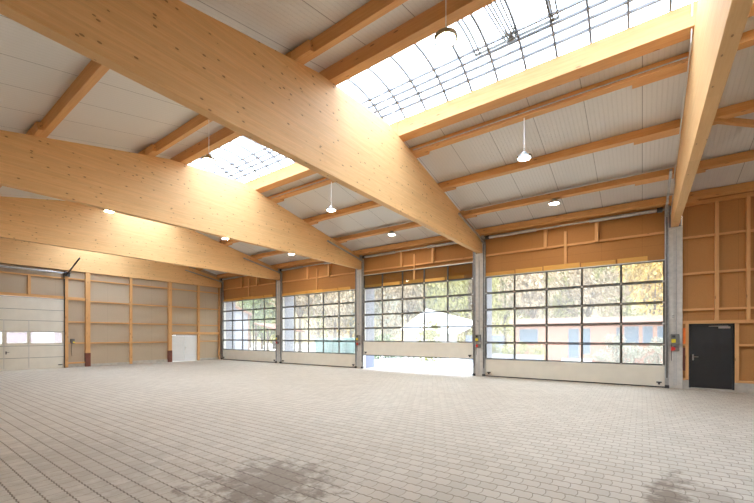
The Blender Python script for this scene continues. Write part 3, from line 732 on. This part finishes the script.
for i in range(3): mb.box(bxp(563)-.2, bxp(592)+.2, BY-.35*(3-i), BY, -.03, .07*(i+1)) if False else mb.box(bxp(563), bxp(592), BY-.35*(3-i), BY-.001, -.03+.07*i, .04+.07*i)
mb.build('doorstep', 'white_paint', bh)
xw, yw = at(500, 27)
tag(box('garden_wall', 'bluewall', xw-3.2, bxp(514)-.4, 28.6, 28.85, -.03, 1.85), 'blue grey wall at the end of the brick house', 'wall', kind='thing')
tag(box('low_wall', 'white_render', -9.6, -4.9, 24.0, 24.3, -.03, .62), 'low white wall in front of the clipped hedge', 'wall', kind='thing')
def bush(x, y, rx, h, kind, label, seed, name='shrub', group=None):
    r = thing(name, label, 'shrub', (x, y, -.03), group)
    MB().tube((x, y, -.03), (x, y, h*.5), .04, 6).build('stem', 'bark', r)
    key = ('b', kind, seed % 2)
    if key not in CM:
        CM[key] = crown_mesh(seed+50, 1500, 1, 1, .075); CM[key].materials.append(LEAF[kind])
    o = bpy.data.objects.new('foliage', CM[key]); C.objects.link(o); o.parent = r; o.location = (0, 0, h*.5); o.scale = (rx, rx, h*.55); o.rotation_euler = (0, 0, seed)
for i in range(5): bush(-9.2+i*.95, 25.2, .56, 1.25, 'yellow-green', 'clipped yellow-green hedge plant behind the low white wall', i, 'hedge_plant', 'hedge behind the low white wall')
for i, (px, t, rx, h_, lab) in enumerate(((600, 23.5, .7, .9, 'low pale shrub by the blue entrance of the brick house'), (617, 23.5, .95, 1.7, 'tall pale shrub in the middle of the brick house front'), (634, 23, .9, 1.4, 'pale shrub under the wide window of the brick house'), (658, 22.5, .9, 1.5, 'pale shrub under the last window of the brick house'))):
    x, y = at(px, t); bush(x, y, rx*.8, h_, 'pale', lab, i)
# raised gate: white greenhouse and yellow bush
gx, gy = at(425, 34)
gh = thing('greenhouse', 'white pitched greenhouse seen through the raised gate', 'greenhouse', (gx, gy, 0))
mb = MB(); a, b = at(404, 36), at(456, 32)
ga, gb = Vector((a[0], a[1], 0)), Vector((b[0], b[1], 0)); dv = (gb-ga).normalized(); nv = Vector((-dv.y, dv.x, 0))
def gpt(t, n_, z): return tuple(ga+dv*t+nv*n_+Vector((0, 0, z)))
L = (gb-ga).length
mb.hexa([gpt(0, 0, -.03), gpt(L, 0, -.03), gpt(L, .15, -.03), gpt(0, .15, -.03), gpt(0, 0, 2.4), gpt(L, 0, 1.9), gpt(L, .15, 1.9), gpt(0, .15, 2.4)])
mb.build('side_wall', 'white_paint', gh)
mb = MB(); mb.hexa([gpt(-.2, -.3, 2.4), gpt(L+.2, -.3, 1.9), gpt(L+.2, 4, 3.0), gpt(-.2, 4, 4.6), gpt(-.2, -.3, 2.5), gpt(L+.2, -.3, 2.0), gpt(L+.2, 4, 3.1), gpt(-.2, 4, 4.7)])
mb.build('roof_sheet', 'white_paint', gh)
x, y = at(432, 27); bush(x, y, 1.1, 2.6, 'yellow-green', 'yellow bush before the white greenhouse', 3)
for i, (px, t, rx, h_, kind, lab) in enumerate(((372, 30, 1.0, 1.5, 'green', 'green bush at the pier of the raised gate'), (386, 31, 1.2, 1.7, 'green', 'green bush low in the second pane column of the raised gate'), (408, 30, 1.0, 1.3, 'green', 'green bush left of the yellow bush'))):
    x, y = at(px, t); bush(x, y, rx, h_, kind, lab, i)
# turquoise containers
for i, (px, lab) in enumerate(((326, 'turquoise container, first of the row from the pier'), (339, 'turquoise container in the middle of the row'), (352, 'turquoise container, last of the row by the column'))):
    x, y = at(px, 33); r = thing('waste_container', lab, 'container', (x, y, -.03), 'turquoise waste containers')
    mb = MB(); mb.prism([(x-.68, .15), (x+.68, .15), (x+.8, 1.35), (x-.8, 1.35)], 'y', y-.6, y+.6); mb.build('tub', 'teal', r, bevel=.03)
    mb = MB(); mb.prism([(x-.82, 1.36), (x+.82, 1.36), (x+.7, 1.65), (x-.7, 1.65)], 'y', y-.62, y+.62); mb.build('lid', 'teal', r, bevel=.03)
    for dx in (-.55, .55):
        for dy in (-.4, .4): MB().tube((x+dx-.03, y+dy, .06), (x+dx+.03, y+dy, .06), .09, 10).build('wheel', 'black', r)
# white house and carport behind the corner gate
pA, pB = at(200, 35), at(248, 37)
wh = thing('white_house', 'white gabled house behind the corner gate', 'house', (pA[0], pA[1], 0))
ha, hb = Vector((*pA, 0)), Vector((*pB, 0)); hu = (hb-ha).normalized(); hn = Vector((-hb.y, hb.x, 0)); hn = Vector((hb.x, hb.y, 0)).normalized(); Lh = (hb-ha).length
def hp(t, n_, z): return tuple(ha+hu*t+hn*n_+Vector((0, 0, z)))
def hprism(pts, n0, n1):
    mb = MB(); A = [mb.bm.verts.new(hp(t, n0, z)) for t, z in pts]; B = [mb.bm.verts.new(hp(t, n1, z)) for t, z in pts]; n = len(pts)
    mb.bm.faces.new(A[::-1]); mb.bm.faces.new(B)
    for i in range(n): mb.bm.faces.new([A[i], A[(i+1) % n], B[(i+1) % n], B[i]])
    return mb
hprism([(-2, -.03), (Lh, -.03), (Lh, 4.0), (Lh-3.6, 5.8), (-2, 4.0)], 0, 7).build('house_wall', 'white_render', wh)
hprism([(Lh+.4, 3.8), (Lh-3.6, 5.8), (-2.4, 3.8), (-2.4, 4.05), (Lh-3.6, 6.05), (Lh+.4, 4.05)], -.4, 7.4).build('tiled_roof', 'roof_tile', wh)
MB().tube(hp(Lh+.08, -.05, 0), hp(Lh+.08, -.05, 3.9), .07).build('downpipe', 'roof_tile', wh)
cA = at(254, 37); cB = at(281, 35)
cp = thing('carport', 'open timber carport beside the white house', 'carport', (cA[0], cA[1], 0))
mb = MB(); mb.hexa([(cA[0], cA[1], 3.0), (cB[0], cB[1], 2.2), (cB[0]-1, cB[1]+4, 2.2), (cA[0]-1, cA[1]+4, 3.0), (cA[0], cA[1], 3.15), (cB[0], cB[1], 2.35), (cB[0]-1, cB[1]+4, 2.35), (cA[0]-1, cA[1]+4, 3.15)])
mb.build('roof_sheet', 'roof_tile', cp)
for t in (.05, .5, .95):
    x = cA[0]+(cB[0]-cA[0])*t; y = cA[1]+(cB[1]-cA[1])*t
    MB().box(x-.08, x+.08, y-.02, y+.14, -.03, 3.0-.8*t).build('post', 'bark', cp)
    MB().bar((x+.02, y+.05, 1.5-.4*t), (x+.8, y+.02, 2.75-.85*t), .08, .08).build('knee_brace', 'bark', cp)
# lilac building beyond the side gate
lb = thing('lilac_house', 'pale lilac building seen through the side gate windows', 'building', (-38, 4, 0))
box('house_wall', 'pink_wall', -44, -38, -4, 12, -.03, 5, lb); box('door_leaf', 'white_paint', -38, -37.95, 5.2, 6.0, 0, 2.3, lb)
for y in (2.0, 7.6): box('window', 'white_paint', -38, -37.94, y, y+1.2, 1.0, 2.3, lb)
